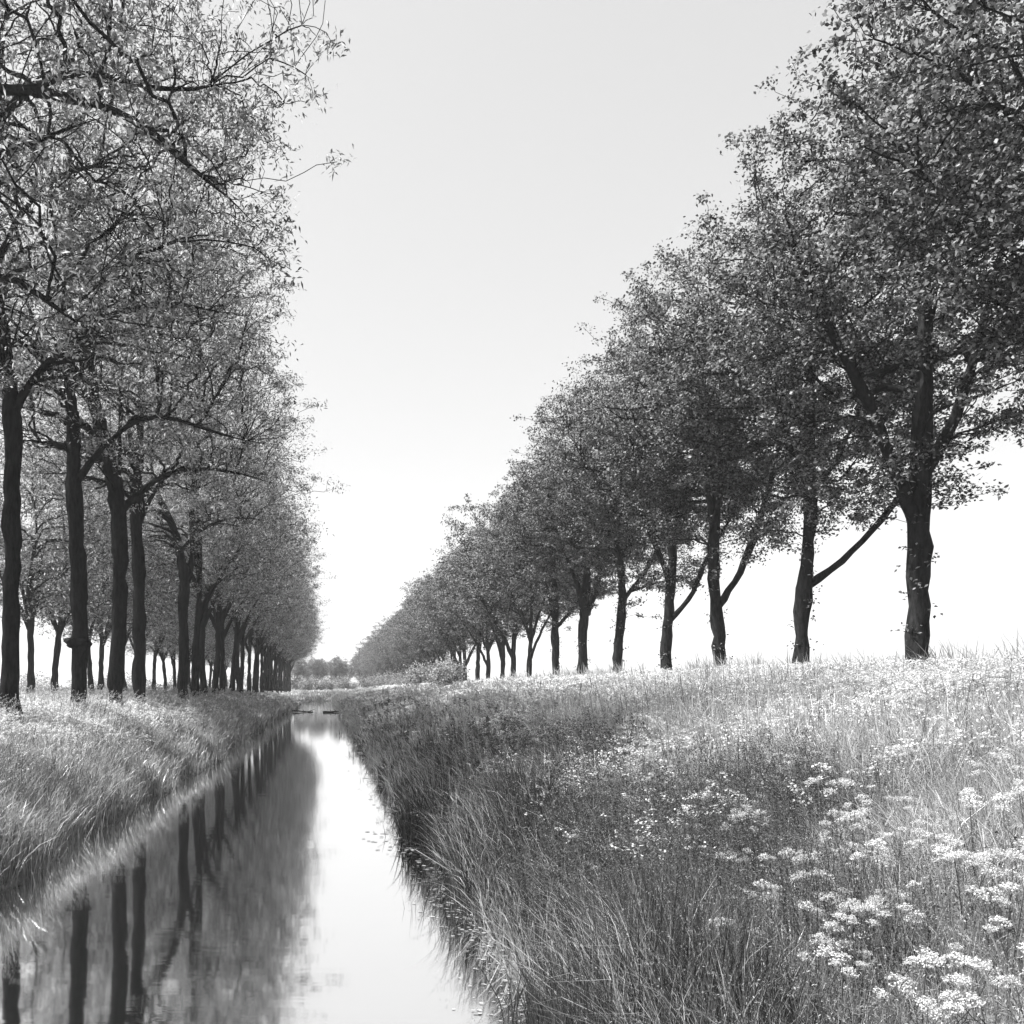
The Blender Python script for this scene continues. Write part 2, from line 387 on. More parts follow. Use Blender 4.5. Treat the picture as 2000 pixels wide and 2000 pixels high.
LSPEC = {
 -592: ([(16, 1420, 50), (17, 1370, 42), (20, 1250, 38), (20, 1100, 37), (24, 1000, 39), (22, 900, 36), (24, 800, 40), (20, 750, 42), (6, 640, 32), (-8, 560, 28), (-14, 420, 22), (-5, 300, 16), (0, 100, 8)],
   [[(28, 775, 24), (44, 742, 17), (78, 692, 15), (160, 632, 13), (240, 585, 11), (330, 570, 9), (400, 596, 6), (470, 600, 3)],
    [(0, 590, 16), (30, 480, 13), (90, 470, 11), (180, 490, 8), (280, 540, 5)],
    [(-5, 520, 16), (20, 420, 13), (90, 330, 10), (180, 300, 7), (300, 320, 4)]]),
 -467: ([(147, 1400, 44), (146, 1345, 33), (150, 1250, 36), (152, 1180, 36), (147, 1100, 33), (146, 1030, 38), (140, 960, 36), (139, 880, 34), (137, 800, 27), (132, 740, 26), (128, 660, 22), (124, 600, 18), (135, 450, 13), (130, 250, 7)],
   [[(146, 905, 20), (158, 885, 13), (185, 860, 11), (215, 835, 11), (262, 796, 10), (330, 797, 9), (420, 832, 6), (480, 850, 4), (530, 855, 2)],
    [(132, 770, 13), (104, 728, 11), (84, 660, 9), (62, 600, 7), (30, 480, 4)],
    [(134, 740, 14), (170, 680, 12), (230, 640, 9), (330, 625, 7), (420, 650, 4)]]),
 -397: ([(216, 1390, 42), (216, 1335, 32), (220, 1250, 34), (226, 1150, 32), (226, 1080, 31), (226, 1010, 33), (221, 940, 37), (205, 860, 35), (184, 790, 29), (172, 720, 22), (165, 640, 17), (170, 500, 11), (165, 350, 6)],
   [[(230, 960, 18), (252, 935, 12), (280, 905, 11), (320, 880, 10), (380, 872, 8), (450, 880, 6), (520, 900, 3)],
    [(222, 930, 12), (232, 860, 9), (234, 790, 8), (242, 730, 7), (270, 640, 4)],
    [(180, 790, 13), (160, 745, 11), (148, 680, 9), (130, 560, 5)]]),
 -350: ([(263, 1370, 36), (263, 1320, 27), (262, 1230, 27), (262, 1120, 26), (260, 1050, 28), (255, 980, 26), (258, 920, 22), (262, 860, 19), (268, 760, 13), (265, 600, 7)],
   [[(264, 985, 12), (276, 955, 10), (290, 920, 9), (330, 880, 7), (420, 870, 5), (500, 900, 3)],
    [(258, 900, 12), (240, 820, 9), (225, 700, 6)]]),
 -267: ([(344, 1350, 30), (345, 1300, 23), (346, 1220, 22), (345, 1140, 21), (350, 1090, 24), (338, 1040, 17), (330, 1000, 16), (305, 950, 14), (290, 920, 11), (280, 840, 6)],
   [[(352, 1095, 18), (364, 1050, 13), (358, 1000, 11), (356, 930, 9), (370, 800, 5)],
    [(340, 1040, 10), (380, 1000, 8), (440, 980, 5), (500, 990, 3)]]),
}

# --- right row -------------------------------------------------------------
GZ_R = 2.68
right_labels = {
 -1: 'dark leafy tree outside the frame edge, its crown filling the top right corner',
 0: 'thickest broadleaf trunk in view, its heavy left limb forking above the grass',
 1: 'broadleaf tree with a knotted trunk and a long thin limb slanting up right',
 2: 'broadleaf tree with a big limb splitting right low on the trunk in a Y',
 3: 'broadleaf tree with an S curved limb low on its right, fourth from the right',
 4: 'slender leaning broadleaf tree with white flowers across its foot, fifth trunk of the right row',
 5: 'stout broadleaf tree whose trunk splits into three prongs, sixth trunk of the right row',
 6: 'short trunked broadleaf tree with a thin right fork, seventh trunk of the right row',
}
RD0, SP = RX*F/1118, 6.0
def right_crown(sd):
    r = random.Random(sd)
    zc, az = ((9.3, 7.2), (8.6, 6.7), (7.9, 6.2))[min(2, (sd+1)//2)]      # the row gets lower away from the camera
    return (-.3+r.uniform(-.3, .3), r.uniform(-.3, .3), zc+r.uniform(-.25, .25)), (6.0+r.uniform(-.4, .4), 5.4, 4.5, az+r.uniform(-.3, .4))
G_R = 'row of broadleaf trees along the right bank'
for i, dx in enumerate([1118, 900, 746, 643, 553, 486, 436]):
    tr, lb = RSPEC[dx]
    trunk, D = outline(dx, RX, tr, GZ_R)
    rr = random.Random(i)
    limbs = [trunk] + [outline(dx, RX, l, GZ_R, 0, rr.uniform(-3.0, -.8))[0] for l in lb]
    c, ax = right_crown(i)
    k = 1 if i < 4 else .75
    wood, leaf = tree_meshes('broadleaf_%d' % i, 100+i, limbs, c, ax, 4.6, 34, 180, int(900*k), int(84000*k), .10/k**.5, .064/k**.5, .15, .0, .35, side_shoots=40, vase=(.8, .68), clumps=2)
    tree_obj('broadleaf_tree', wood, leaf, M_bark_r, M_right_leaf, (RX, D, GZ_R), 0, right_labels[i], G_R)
    if i == 0: nearR = (wood, leaf)
tree_obj('broadleaf_tree', *nearR, M_bark_r, M_right_leaf, (RX+.2, RD0-SP, GZ_R), 2.6, right_labels[-1], G_R, (1.1, 1.1, 1.1))

def generic_trunk(seed, H, r, bend=.25, forks=3, fork_z=4.):
    rr = random.Random(seed); pts = []; x = y = 0
    for k in range(9):
        t = k/8; pts.append((x, y, -.4+t*H*.85, r*(1.18 if k == 0 else 1)*(1-t*.8)))
        x += rr.uniform(-bend, bend); y += rr.uniform(-bend, bend)
    limbs = [pts]
    for f in range(forks):
        a = rr.uniform(0, 6.28) if f else rr.choice([0, 3.14])+rr.uniform(-.4, .4)
        z = fork_z + rr.uniform(-.8, 1.2)
        i = max(1, min(7, int((z+.4)/(H*.85)*8))); b = pts[i]
        q = []
        for k in range(6):
            t = k/5; q.append((b[0]+math.cos(a)*t*3.2, b[1]+math.sin(a)*t*3.2, b[2]+t**.8*5.5, r*.55*(1-t*.75)))
        limbs.append(q)
    return limbs

protoR = []
for s in range(4):
    c, ax = right_crown(40+s)
    protoR.append(tree_meshes('broadleaf_far_%d' % s, 300+s, generic_trunk(s, 13.5, .25, .2, 4, 3.4), c, ax, 4.4, 24, 100, 520, 33000, .155, .10, .22, .0, .35, detail=.6, vase=(.9, .75), clumps=2))
ORD = ['eighth', 'ninth', 'tenth', 'eleventh', 'twelfth', 'thirteenth', 'fourteenth', 'fifteenth', 'sixteenth']
for n in range(7, 50):
    rr = random.Random(900+n)
    D = RD0 + n*SP*1.005 + rr.uniform(-.7, .7); s = rr.uniform(.93, 1.06)
    lab = ('%s tree of the right row, counting trunks from the right frame edge' % ORD[n-7]) if n-7 < len(ORD) else 'small hazy broadleaf tree in the far half of the right row'
    x = RX + rr.uniform(-.3, .3)
    p = protoR[n % 4]
    tree_obj('broadleaf_tree', p[0], p[1], M_bark_r, M_right_leaf, (x, D, float(ground(x, D))-.05), rr.uniform(0, 6.28), lab, G_R if n-7 < len(ORD) else 'far trees of the right row', (s, s, s*rr.uniform(.94, 1.04)))

# --- left rows --------------------------------------------------------------
G_L = 'front row of ash trees along the left bank'
left_labels = {
 -1: 'ash tree outside the left frame edge, its heavy arching limbs crossing the top left',
 0: 'big black ash trunk cut by the left frame edge, nearest to the water',
 1: 'wavy black ash trunk with a ring shaped burl near its foot',
 2: 'thick ash trunk leaning left above a fork, third in the left front row',
 3: 'straight black ash trunk before the gap in the left front row',
 4: 'ash tree whose trunk splits into a wide Y, first after the row gap',
}
def left_crown(sd):
    r = random.Random(sd)
    return (.2+r.uniform(-.3, .3), r.uniform(-.4, .4), 14.2+r.uniform(-.4, .4)), (7.6, 7.7+r.uniform(-1.0, .9), 6.0, 7.8)
KL = dict(L=.15, W=.048, spread=.21, droop=.5, up=.25, vase=(2.2, 1.5), clumps=1, inner=.6, bold=1.3)
for i, dx in enumerate([-592, -467, -397, -350, -267]):
    z0 = 1.85
    tr, lb = LSPEC[dx]
    trunk, D = outline(dx, LX, tr, z0); rr = random.Random(50+i)
    limbs = [trunk] + [outline(dx, LX, l, z0, 0, rr.uniform(-2, 1.5))[0] for l in lb]
    c, ax = left_crown(i)
    bl = None
    if i == 1: bl = [(.07, -.03, 2.75, .43, .19)]
    wood, leaf = tree_meshes('ash_%d' % i, 200+i, limbs, c, ax, 9.0, 36, 190, 900, 40000, burl=bl, **KL)
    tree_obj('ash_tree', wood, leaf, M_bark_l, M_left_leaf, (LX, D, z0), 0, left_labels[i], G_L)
s = 19.2/F
def P_(x, y, wd, yy=0): return ((x-612)*s - LX, yy, (1300-y)*s + EYE - 1.85, wd*s*.5)
limbs = [[P_(-175, 1420, 60), P_(-175, 1200, 52), P_(-180, 900, 50), P_(-170, 600, 46), P_(-165, 300, 38), P_(-150, 100, 30), P_(-120, -200, 18), P_(-130, -500, 8)],
         [P_(-165, 320, 34), P_(-110, 210, 26), P_(0, 155, 20), P_(60, 172, 19), P_(160, 188, 17), P_(250, 220, 15), P_(330, 285, 12), P_(380, 335, 9), P_(450, 385, 6), P_(500, 440, 3)],
         [P_(50, 172, 14), P_(110, 140, 12), P_(170, 128, 11), P_(240, 155, 10), P_(310, 176, 9), P_(400, 165, 6), P_(470, 150, 3)],
         [P_(-170, 560, 30), P_(-80, 330, 22), P_(0, 295, 14), P_(60, 262, 12), P_(120, 245, 10), P_(190, 222, 6)],
         [P_(-170, 700, 30), P_(-80, 560, 22), P_(0, 500, 12), P_(40, 525, 11), P_(110, 590, 9), P_(200, 640, 6)],
         [P_(-165, 350, 26, 1), P_(-60, 100, 18, 2), P_(60, -40, 12, 2.5), P_(200, -120, 7, 3)]]
wood, leaf = tree_meshes('ash_edge', 231, limbs, (.2, 0, 13.4), (7.4, 8.3, 5.6, 8.0), 7.5, 36, 200, 900, 43000, **KL)
tree_obj('ash_tree', wood, leaf, M_bark_l, M_left_leaf, (LX, 19.2, 1.85), 0, left_labels[-1], G_L)

protoL = []
for sI in range(4):
    c, ax = left_crown(60+sI)
    protoL.append(tree_meshes('ash_far_%d' % sI, 400+sI, generic_trunk(70+sI, 19, .30, .22, 4, 7.5), c, ax, 7.0, 28, 130, 480, 22000, .22, .075, .33, .45, .25, detail=.6, vase=(2.2, 1.5), clumps=1, inner=.6, bold=1.3))
ORD2 = ['sixth', 'seventh', 'eighth', 'ninth', 'tenth', 'eleventh', 'twelfth', 'thirteenth', 'fourteenth']
Ds = [61.2, 66.6, 72.4, 79, 85.5, 91.5] + [97.5+6*k for k in range(23)]
for k, D in enumerate(Ds):
    rr = random.Random(1200+k); D += rr.uniform(-.5, .5); s = rr.uniform(.94, 1.05); x = LX + rr.uniform(-.25, .25)
    lab = ('%s trunk of the left front row, counting from the left frame edge' % ORD2[k]) if k < len(ORD2) else 'small dark ash tree in the far half of the left front row'
    p = protoL[k % 4]
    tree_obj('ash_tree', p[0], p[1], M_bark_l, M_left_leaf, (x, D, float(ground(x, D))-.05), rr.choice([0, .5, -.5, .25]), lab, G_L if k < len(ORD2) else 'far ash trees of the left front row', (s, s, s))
G_B = 'back row of trees behind the left front row'
protoB = []
for sI in range(3):
    r_ = random.Random(80+sI)
    protoB.append(tree_meshes('back_row_%d' % sI, 500+sI, generic_trunk(90+sI, 14, .24, .24, 4, 4.6), (0, 0, 10), (6, 6, 5.4, 6.2), 4.4, 26, 120, 440, 22000, .20, .075, .33, .35, .25, detail=.6, vase=(2.6, 1.4), clumps=1))
backD = [48.5, 55, 62.5, 66.5, 74, 80, 86.5, 92, 98, 104, 110, 116, 123, 129, 136, 143, 150]
bl = ['back row tree half hidden behind the nearest left trunk', 'slim back row tree with a curved foot, alone between the first two left trunks',
      'back row tree seen just right of the burled trunk', 'back row tree between the burled front trunk and the leaning one',
      'back row tree whose limb forks right beside the fourth left trunk']
for k, D in enumerate(backD):
    rr = random.Random(1500+k); p = protoB[k % 3]; s = rr.uniform(.92, 1.08); x = BX+rr.uniform(-.4, .4)
    tree_obj('ash_tree', p[0], p[1], M_bark_l, M_left_leaf, (x, D, float(ground(x, D))-.05), rr.uniform(0, 6.28),
             bl[k] if k < len(bl) else 'small back row tree among the distant left trunks', G_B if k < len(bl) else 'small back row trees on the left', (s, s, s))

# --- far trees closing the view, shrubs ------------------------------------------
for k in range(22):
    rr = random.Random(1700+k); p = protoR[k % 4]; s = rr.uniform(.7, .95)
    x = -10 + k*2.3 + rr.uniform(-1, 1); D = 300 + (k % 3)*28 + rr.uniform(-8, 8)
    tree_obj('broadleaf_tree', p[0], p[1], M_bark_r, M_right_leaf, (x, D, 1.9), rr.uniform(0, 6.28), 'pale hazy tree closing the view beyond the end of the canal', 'trees beyond the canal end', (s, s, s))

def shrub_mesh(seed):
    rng = np.random.default_rng(seed); b = Bag()
    a = rng.random(14)*6.28; l = .9+rng.random(14)
    P0 = np.zeros((14, 3)); T = np.stack([np.cos(a)*l*.7, np.sin(a)*l*.7, .9+rng.random(14)*1.5], 1)
    C = bez(P0, P0+[[0, 0, .6]], T-[[0, 0, .3]], T, 6)
    V, q = tubes(C, np.linspace(.03, .008, 6)[None].repeat(14, 0), 4); b.add(V, q)
    stems = b.mesh('shrub_stems')
    n = 2600; k = rng.integers(0, 14, n); i = rng.integers(2, 6, n)
    pos = C[k, i] + rng.normal(size=(n, 3))*.33; pos[:, 2] = np.abs(pos[:, 2])
    V, q = leaf_quads(pos, .16+.1*rng.random(n), .11, .3)
    return stems, make_mesh('shrub_leaves', V, q)
shr = [shrub_mesh(s) for s in (1, 2, 3)]
for k in range(26):
    rr = random.Random(1800+k); p = shr[k % 3]
    if k < 14: D = 82+k*9+rr.uniform(-3, 3); x = 12.8+rr.uniform(-2, 1.2); s = rr.uniform(.9, 1.6)
    else: D = 285+rr.uniform(-12, 20); x = -9+(k-14)*3.6; s = rr.uniform(1.2, 1.9)
    e = bpy.data.objects.new('shrub', None); COL.objects.link(e); e.location = (x, D, float(ground(x, D))); e.scale = (s, s, s)
    e.rotation_euler = (0, 0, rr.uniform(0, 6))
    tag(e, 'leafy shrub growing between the distant trunks of the right row' if k < 14 else 'pale bushy shrub below the hazy trees beyond the canal end', 'shrub', 'shrubs under the far right trees' if k < 14 else 'shrubs beyond the canal end')
    for nm, me, m in (('stems', p[0], M_bark_r), ('foliage', p[1], M_left_leaf)):
        if not me.materials: me.materials.append(m)
        o = bpy.data.objects.new(nm, me); COL.objects.link(o); o.parent = e

def far_treeline():
    rng = np.random.default_rng(5); pos = []
    for k in range(70):
        x = -420 + k*6 + rng.normal()*3; D = 520 + rng.normal()*25; h = 5+rng.random()*6
        n = 260
        d = unit(rng.normal(size=(n, 3)))*(rng.random((n, 1))**.4)
        pos.append(np.array([x, D, 2+h*.5]) + d*np.array([4.5, 4, h*.55]))
    pos = np.concatenate(pos); n = len(pos)
    V, q = leaf_quads(pos, .9+.7*rng.random(n), .7, .3)
    tag(link('treeline', make_mesh('treeline', V, q), M_right_leaf), 'pale far treeline beyond the fields on the left horizon', 'treeline', kind='stuff')
far_treeline()
def field_hedge():
    rng = np.random.default_rng(6); n = 16000
    x = -22 - rng.random(n)*150; top = 1.1+1.1*N1(x, x*0, 6)+.8*N2(x, x*0, 2.2)
    pos = np.column_stack([x, 210+rng.normal(size=n)*1.2-.1*(x+22), 2.0+rng.random(n)*top])
    V, q = leaf_quads(pos, .4+.3*rng.random(n), .32, .3)
    tag(link('field_hedge', make_mesh('field_hedge', V, q), M_left_leaf), 'low pale hedge across the field behind the left trees', 'hedge', kind='stuff')
field_hedge()

# ------------------------------------------------------------------ bank vegetation
def scatter(n, x0, x1, d0, d1, p=1.4, dens=None, follow=False):
    """points on the ground, denser near the viewer; dens(x,y) in 0..1 thins them into patches"""
    res = []
    tot = 0
    while tot < n:
        u = R.random(n*2); a = 1-p
        D = (d0**a + (d1**a-d0**a)*u)**(1/a)
        x = x0 + (x1-x0)*R.random(n*2)
        k = (x < .80*D+1.6) & (x > -.40*D-1.6)
        if dens is not None: k &= R.random(n*2) < dens(x, D)
        res.append(np.stack([x[k], D[k]], 1)); tot += k.sum()
    q = np.concatenate(res)[:n]
    if follow: q[:, 0] -= shore(q[:, 1])
    return np.column_stack([q, ground(q[:, 0], q[:, 1])])

def blades(base, h, wd, lean, flop=.25):
    n = len(base); az = R.random(n)*np.pi
    side = np.stack([np.cos(az), np.sin(az), np.zeros(n)], 1)*(wd*.5)[:, None]
    ts = [0, .4, .75, 1.0]; c = []
    for t in ts:
        p = base.copy(); p[:, :2] += lean*(h*t**1.8)[:, None]; p[:, 2] += h*(t - flop*np.sum(lean**2, 1)**.5*t**3)
        c.append(p)
    v = np.stack([c[0]-side*.8, c[0]+side*.8, c[1]-side, c[1]+side, c[2]-side*.75, c[2]+side*.75, c[3]], 1)
    b = np.arange(n)[:, None]*7
    q = np.concatenate([b+[0, 1, 3, 2], b+[2, 3, 5, 4]]); t = b+[4, 5, 6]
    return v.reshape(-1, 3), q, t, c

def wid(D, w0, k): return np.maximum(w0, k*D)

def grass(name, n, x0, x1, d0, d1, mat, h, wx, wy, jit, w0, kw, label, dens=None, p=1.4, flop=.3):
    b = scatter(n, x0, x1, d0, d1, p, dens, name.endswith('reeds')); D = b[:, 1]
    hh = h*(.55+.75*R.random(n))*(.45+1.1*N2(b[:, 0]+50, b[:, 1]*.8, 1.3)); b[:, 2] -= .05
    lean = np.stack([wx+jit*R.normal(size=n), wy+jit*R.normal(size=n)], 1)
    V, q, t, c = blades(b, hh, wid(D, w0, kw)*(.6+.8*R.random(n)), lean, flop)
    o = link(name, make_mesh(name, V, q, t), mat); tag(o, label, 'grass', kind='stuff')
    return b, c

nettle = lambda x, y: np.clip((N2(x*1.3, y*.6, 1.9)-.25)*3, 0.0, 1)*np.exp(-((x-3.7)/1.3)**2)*(.25+np.exp(-((y-12)/3.5)**2))
not_nettle = lambda x, y: 1-.75*nettle(x, y)
grass('meadow_grass', 16000, 12.3, 16.2, 14, 120, M_grass, 1.1, -.2, 0, .25, .008, .0010, 'tall pale grass around the feet of the right row of trees', p=1.3)
grass('meadow_grass', 14000, 1.95, 3.4, 25, 225, M_grass, .75, -.1, -.05, .22, .008, .0010, 'tall pale grass overhanging the far right edge of the water', p=1.2)
b, c = grass('meadow_grass', 150000, 2.0, 18, 2.6, 300, M_grass, .82, -.15, -.06, .32, .005, .0010, 'tall pale grass bending in the wind on the right bank', not_nettle, flop=.35)
grass('bank_grass', 95000, -21, -5.0, 8, 300, M_grass_l, .62, .2, -.05, .32, .006, .0010, 'pale wind combed grass on the left bank under the trees', p=1.3)
grass('bank_grass', 14000, -70, -20, 40, 400, M_grass_l, .5, .2, 0, .25, .02, .0012, 'thin pale grass on the field beyond the left trees', p=1.2)
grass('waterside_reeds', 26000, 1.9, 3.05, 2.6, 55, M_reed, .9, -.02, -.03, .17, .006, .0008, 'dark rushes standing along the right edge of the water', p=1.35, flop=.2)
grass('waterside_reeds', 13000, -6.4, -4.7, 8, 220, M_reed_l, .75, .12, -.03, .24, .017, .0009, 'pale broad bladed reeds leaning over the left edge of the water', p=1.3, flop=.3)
patch = lambda x, y: np.clip((N1(x*2, y, 1.2)-.55)*3, 0, 1)
grass('sparse_reeds', 1300, 1.15, 2.05, 5, 70, M_reed, .75, 0, 0, .10, .006, .0006, 'thin single reeds standing in the bright water by the right bank', patch, p=1.4, flop=.1)
grass('sparse_reeds', 260, -4.75, -4.0, 10, 30, M_reed_l, .6, .12, 0, .16, .014, .001, 'thin pale reeds standing in the dark water by the left bank', p=1.3)
grass('end_bank_grass', 9000, -7, 16, END+3, END+40, M_grass, .6, 0, 0, .25, .1, .001, 'pale grass on the bank closing the canal', p=1.01)

def seed_heads(name, n, x0, x1, d0, d1, wx, label):
    b = scatter(n, x0, x1, d0, d1, 1.4); D = b[:, 1]
    h = .85+.35*R.random(n); lean = np.stack([wx+.22*R.normal(size=n), -.05+.2*R.normal(size=n)], 1)
    bag = Bag(); V, q, t, c = blades(b, h, wid(D, .003, .0005), lean, .35); bag.add(V, q, t)
    d = unit(c[3]-c[2]); d[:, 2] -= .35; d = unit(d)
    m = 7; tt = np.linspace(0, 1, m)
    pos = (c[3][:, None]*1 + d[:, None]*(tt[None, :, None]*(.10+.08*R.random((n, 1, 1)))) + R.normal(size=(n, m, 3))*.006).reshape(-1, 3)
    V, q = leaf_quads(pos, np.repeat(wid(D, .018, .0018), m), np.repeat(wid(D, .0055, .0008), m), 0, np.repeat(d, m, 0)); bag.add(V, q)
    tag(link(name, bag.mesh(name), M_seed), label, 'grass', kind='stuff')
grass('meadow_stalks', 9000, 2.4, 16, 2.8, 100, M_stem, 1.0, -.04, 0, .09, .0045, .0006, 'thin dark upright stalks among the right bank grass', p=1.5, flop=.05)
grass('meadow_stalks', 3500, -13, -5.5, 9, 90, M_stem, .8, .08, 0, .1, .005, .0007, 'thin dark upright stalks among the left bank grass', p=1.4, flop=.05)
seed_heads('flowering_grass', 9000, 2.2, 16, 2.8, 120, -.35, 'nodding grass seed heads above the right bank meadow')
seed_heads('flowering_grass', 4500, -12, -5.4, 9, 100, .3, 'nodding grass seed heads on the left bank')

def herbs(name, n, x0, x1, d0, d1, mat, hmax, nl, Ls, label, dens=None, p=1.5):
    b = scatter(n, x0, x1, d0, d1, p, dens); D = b[:, 1]
    h = hmax*(.55+.5*R.random(n)); lean = np.stack([-.08+.1*R.normal(size=n), .1*R.normal(size=n)], 1)
    bag = Bag(); V, q, t, c = blades(b, h, wid(D, .006, .0007), lean, 0); bag.add(V, q, t)
    tt = .15+.85*R.random((n, nl))**.8
    pos = b[:, None] + np.stack([lean[:, 0:1]*h[:, None]*tt**1.8, lean[:, 1:2]*h[:, None]*tt**1.8, h[:, None]*tt], -1)
    rad_ = (.05+.12*(1-tt))*R.random((n, nl)); a = R.random((n, nl))*6.28
    pos[:, :, 0] += np.cos(a)*rad_; pos[:, :, 1] += np.sin(a)*rad_
    sz = np.repeat(wid(D, Ls, .0021), nl)*(.6+.8*R.random(n*nl))
    V, q = leaf_quads(pos.reshape(-1, 3), sz, sz*.45, .3); bag.add(V, q)
    tag(link(name, bag.mesh(name), mat), label, 'herbs', kind='stuff')
herbs('meadow_herbs', 6500, 2.2, 16, 2.6, 90, M_herb, .75, 90, .009, 'fine leaved pale herbs filling the right bank meadow', not_nettle)
herbs('nettle_bed', 4200, 2.3, 8, 5.5, 60, M_nettle, 1.1, 90, .012, 'dark upright nettles in patches on the right bank', lambda x, y: np.clip(nettle(x, y)*2, 0, 1))
herbs('meadow_herbs', 3500, -14, -5.4, 9, 90, M_herb, .6, 40, .03, 'fine leaved pale herbs on the left bank')

# ------------------------------------------------------------------ cow parsley
def umbel(seed, lod=1):
    rng = np.random.default_rng(seed); b = Bag()
    n = 13; rr = np.sqrt(np.arange(n)/n)*.047; a = np.arange(n)*2.4
    cen = np.stack([rr*np.cos(a), rr*np.sin(a), .052-rr*rr*9+rng.normal(size=n)*.005], 1)
    C = bez(np.zeros((n, 3)), cen*[[.3, .3, .5]], cen*[[.8, .8, .8]], cen, 4)
    V, q = tubes(C, np.full((n, 4), .0007), 3); b.add(V, q)
    m = 16
    d = rng.normal(size=(n, m, 3))*np.array([.0065, .0065, .0045])
    V, q = leaf_quads((cen[:, None]+d).reshape(-1, 3), .0085, .0085, .5); b.add(V, q)
    return b.mesh('umbel')
umb = [umbel(s) for s in (11, 12, 13, 14)]
for u in umb: u.materials.append(M_flower)
def parsley_stem(seed):
    rng = np.random.default_rng(seed); b = Bag(); k = int(rng.integers(4, 7)); H = .78+.12*rng.random()
    main = np.array([[0, 0, -.1], [.01, 0, .25], [.0, .01, .5], [-.02, 0, H]])
    V, q = tubes(resample(main, 8)[None], np.linspace(.0055, .003, 8)[None], 5); b.add(V, q)
    a = rng.random(k)*6.28; z0 = .3+rng.random(k)*.35; l = .07+.2*rng.random(k)
    P0 = np.stack([0*a, 0*a, z0], 1); T = np.stack([np.cos(a)*l, np.sin(a)*l, H-.10+.16*rng.random(k)], 1)
    P0 = np.concatenate([P0, [[-.01, 0, H-.15]]]); T = np.concatenate([T, [[-.02, 0, H+.05]]])
    V, q = tubes(bez(P0, P0+(T-P0)*[[.5, .5, .2]], T-[[0, 0, .1]], T, 6), np.linspace(.003, .0016, 6)[None].repeat(k+1, 0), 4); b.add(V, q)
    n = 60; z = .15+.45*rng.random(n); ang = rng.random(n)*6.28; r_ = .03+.16*rng.random(n)   # feathery leaves
    V, q = leaf_quads(np.stack([np.cos(ang)*r_, np.sin(ang)*r_, z], 1), .045, .016, .6); b.add(V, q)
    me = b.mesh('stem'); me.materials.append(M_stem)
    return me, T
stems = [parsley_stem(s) for s in range(21, 27)]
clump = lambda x, y: np.clip((N1(x*1.2+90, y*.8+40, 1.3)-.47)*5, 0, 1)
def plant_parsley(pts, label, group, sc=1.0):
    for (x, y, z) in pts:
        rr = random.Random(int(x*9973+y*7919)); st, T = rr.choice(stems)
        e = bpy.data.objects.new('cow_parsley', None); COL.objects.link(e)
        e.location = (x, y, z); e.rotation_euler = (rr.uniform(-.12, .12), rr.uniform(-.2, .05), rr.uniform(0, 6.28))
        s_ = sc*rr.uniform(.85, 1.12); e.scale = (s_, s_, s_); tag(e, label, 'wildflower', group)
        o = bpy.data.objects.new('stem', st); COL.objects.link(o); o.parent = e
        for t in T:
            f = bpy.data.objects.new('flower_head', rr.choice(umb)); COL.objects.link(f); f.parent = e
            f.location = t; k = rr.uniform(.75, 1.35); f.scale = (k, k, k); f.rotation_euler = (rr.uniform(-.4, .4), rr.uniform(-.4, .4), rr.uniform(0, 6.28))
corner = lambda x, y: np.where((x > 2.3) & (x > .56*y), 1., 0.)
ptsA = scatter(34, 2.3, 5.0, 4.0, 6.3, 1.2, corner)
mid = lambda x, y: (.22+.78*clump(x, y))*np.where((x > .33*y) & (x > 2.5), 1, 0.06)
ptsB = scatter(185, 2.6, 11, 5.5, 19, 1.05, mid)
plant_parsley(ptsA, 'white flowered cow parsley close up in the bottom right corner', 'cow parsley in the bottom right corner', 1.0)
plant_parsley(ptsB, 'white flowered cow parsley growing in clumps on the middle of the right bank', 'cow parsley clumps on the right bank', .85)

def far_flowers(name, nplants, x0, x1, d0, d1, label, dens, p=1.3, h=(.65, .95)):
    b = scatter(nplants, x0, x1, d0, d1, p, dens); k = 6; m = 7
    D = np.repeat(b[:, 1], k)
    c = np.repeat(b, k, 0) + np.stack([R.normal(size=nplants*k)*.16, R.normal(size=nplants*k)*.16, h[0]+(h[1]-h[0])*R.random(nplants*k)], 1)
    r_ = .045*(.7+.6*R.random(len(c)))
    pos = c[:, None] + R.normal(size=(len(c), m, 3))*(r_[:, None, None]*np.array([.55, .55, .28]))
    sz = np.repeat(wid(D, .03, .0016), m)
    V, q = leaf_quads(pos.reshape(-1, 3), sz, sz*.9, 1.2)
    tag(link(name, make_mesh(name, V, q), M_flower), label, 'wildflowers', kind='stuff')
far_flowers('flower_meadow', 3300, 2.8, 16.5, 8, 160, 'white wildflowers dotting the right bank further off', lambda x, y: .16+.84*clump(x, y)*(y > 12), 1.2)
far_flowers('flower_meadow', 2000, 11, 15.5, 16, 200, 'band of white wildflowers around the feet of the right row', lambda x, y: .5+.5*clump(x, y), 1.1, (.75, 1.15))
far_flowers('flower_meadow', 4200, -14, -5.8, 15, 160, 'white wildflowers around the trunks on the left bank', lambda x, y: np.clip(.10+.9*clump(x, y), 0, 1)*np.clip((-x-5.5)/2.5, .15, 1), 1.2, (.45, .75))

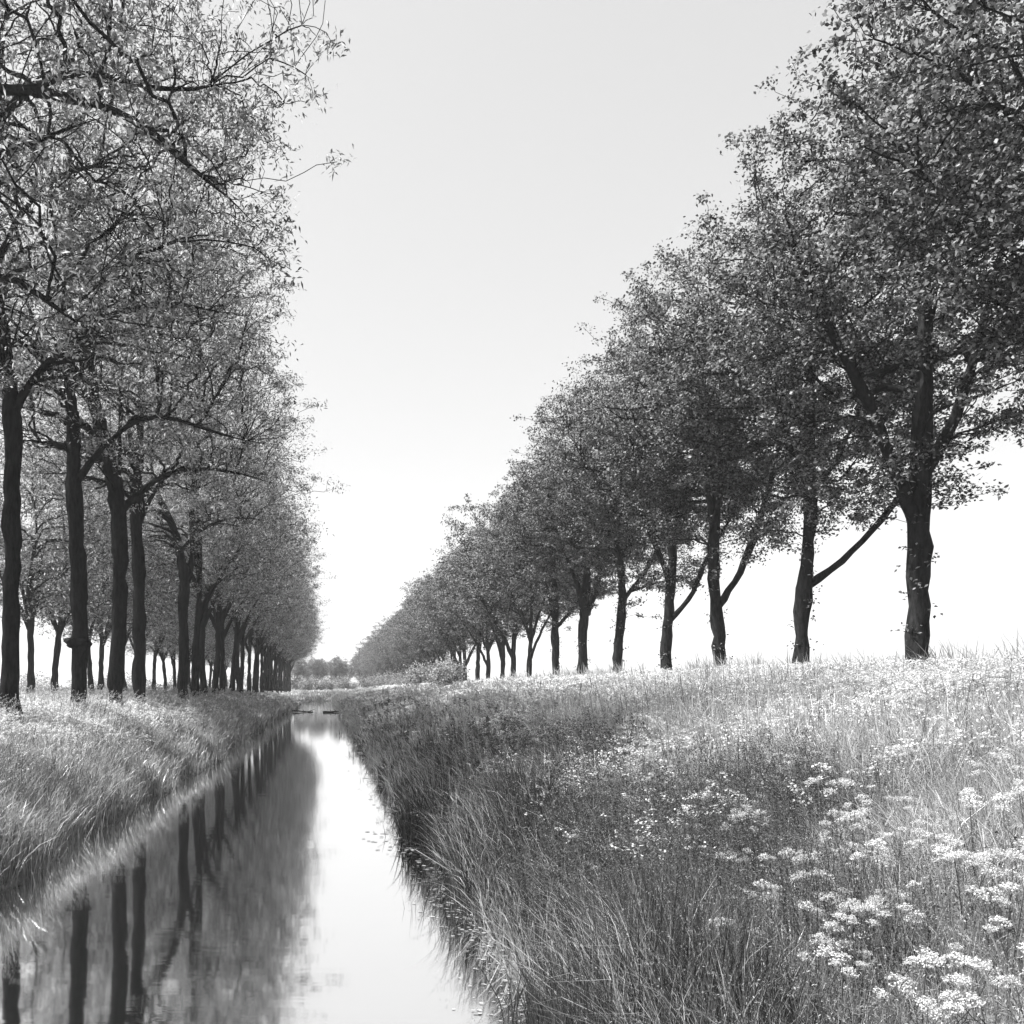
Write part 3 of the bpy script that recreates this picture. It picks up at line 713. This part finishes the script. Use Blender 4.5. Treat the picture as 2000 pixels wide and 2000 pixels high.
# ------------------------------------------------------------------ small things in the water
def reed_clump():
    rng = np.random.default_rng(3); n = 13
    base = np.column_stack([rng.normal(size=n)*.03, rng.normal(size=n)*.03, np.full(n, -.1)])
    h = .45+.35*rng.random(n); lean = np.stack([rng.normal(size=n)*.28, rng.normal(size=n)*.12], 1)
    V, q, t, c = blades(base, h, np.full(n, .011), lean, .1)
    o = link('reed_clump', make_mesh('reed_clump', V, q, t), M_reed); o.location = (1.72, 8.35, 0)
    tag(o, 'small dark clump of reeds standing alone in bright water at the frame bottom', 'reeds')
reed_clump()
def floating(name, pts, r, label):
    b = Bag(); q_ = resample(np.array(pts), 14); P = q_[None]; rr = np.linspace(r, r*.35, 14)[None]*(1+.15*R.normal(size=(1, 14)))
    V, q = tubes(P, rr, 7); b.add(V, q)
    for k in (4, 7, 10):
        p = q_[k]; T = p+np.array([R.normal()*.4, .1, .35]); V, q = tubes(np.linspace(p, T, 4)[None], np.linspace(r*.4, r*.15, 4)[None], 5); b.add(V, q)
    tag(link(name, b.mesh(name, True), M_bark_l), label, 'branch')
floating('fallen_branch', [(-.2, 118, .06), (1.4, 118.3, .12), (2.1, 118.2, .1), (3.0, 118.5, .2)], .13, 'dark fallen branch lying on the far water by the right bank')
floating('fallen_branch', [(-4.2, 120, .2), (-2.6, 120.2, .08), (-1.5, 120.1, .04)], .12, 'dark fallen branch sticking out from the left bank over the far water')
def floating_weed():
    n = 2600; b = scatter(n, 1.05, 2.25, 5, 60, 1.5, lambda x, y: np.clip((x-1.)/1.2, 0, 1)**2, True)
    b[:, 2] = .006 + .006*R.random(n)
    a = R.random(n)*6.28; s = np.maximum(.012, .0016*b[:, 1])*(.5+R.random(n)); k = 5
    u = np.arange(k)*2*np.pi/k
    V = b[:, None] + np.stack([np.cos(a[:, None]+u)*s[:, None]*1.3, np.sin(a[:, None]+u)*s[:, None], 0*u+0*a[:, None]], -1)
    i = np.arange(n)[:, None]*k
    t = np.concatenate([i+[0, 1, 2], i+[0, 2, 3], i+[0, 3, 4]])
    tag(link('floating_weed', make_mesh('floating_weed', V, None, t), M_weed), 'small floating water weed along the right edge of the water', 'water weed', kind='stuff')
floating_weed()

# ------------------------------------------------------------------ air
def haze():
    x0, x1, y0, y1, z0, z1 = -920, 920, -45, 1420, -2.0, 26
    v = [(x, y, z) for z in (z0, z1) for y in (y0, y1) for x in (x0, x1)]
    f = [(0, 2, 3, 1), (4, 5, 7, 6), (0, 1, 5, 4), (2, 6, 7, 3), (0, 4, 6, 2), (1, 3, 7, 5)]
    m, t = new_mat('haze'); pv = t.nodes.new('ShaderNodeVolumePrincipled'); o = t.nodes.new('ShaderNodeOutputMaterial')
    pv.inputs['Color'].default_value = (.95, .95, .95, 1); pv.inputs['Density'].default_value = HAZE; pv.inputs['Anisotropy'].default_value = .3
    t.links.new(pv.outputs[0], o.inputs['Volume'])
    tag(link('haze', make_mesh('haze', np.array(v), np.array(f)), m), 'pale summer haze over the canal and fields', 'haze', kind='stuff')
HAZE = .0004
haze()
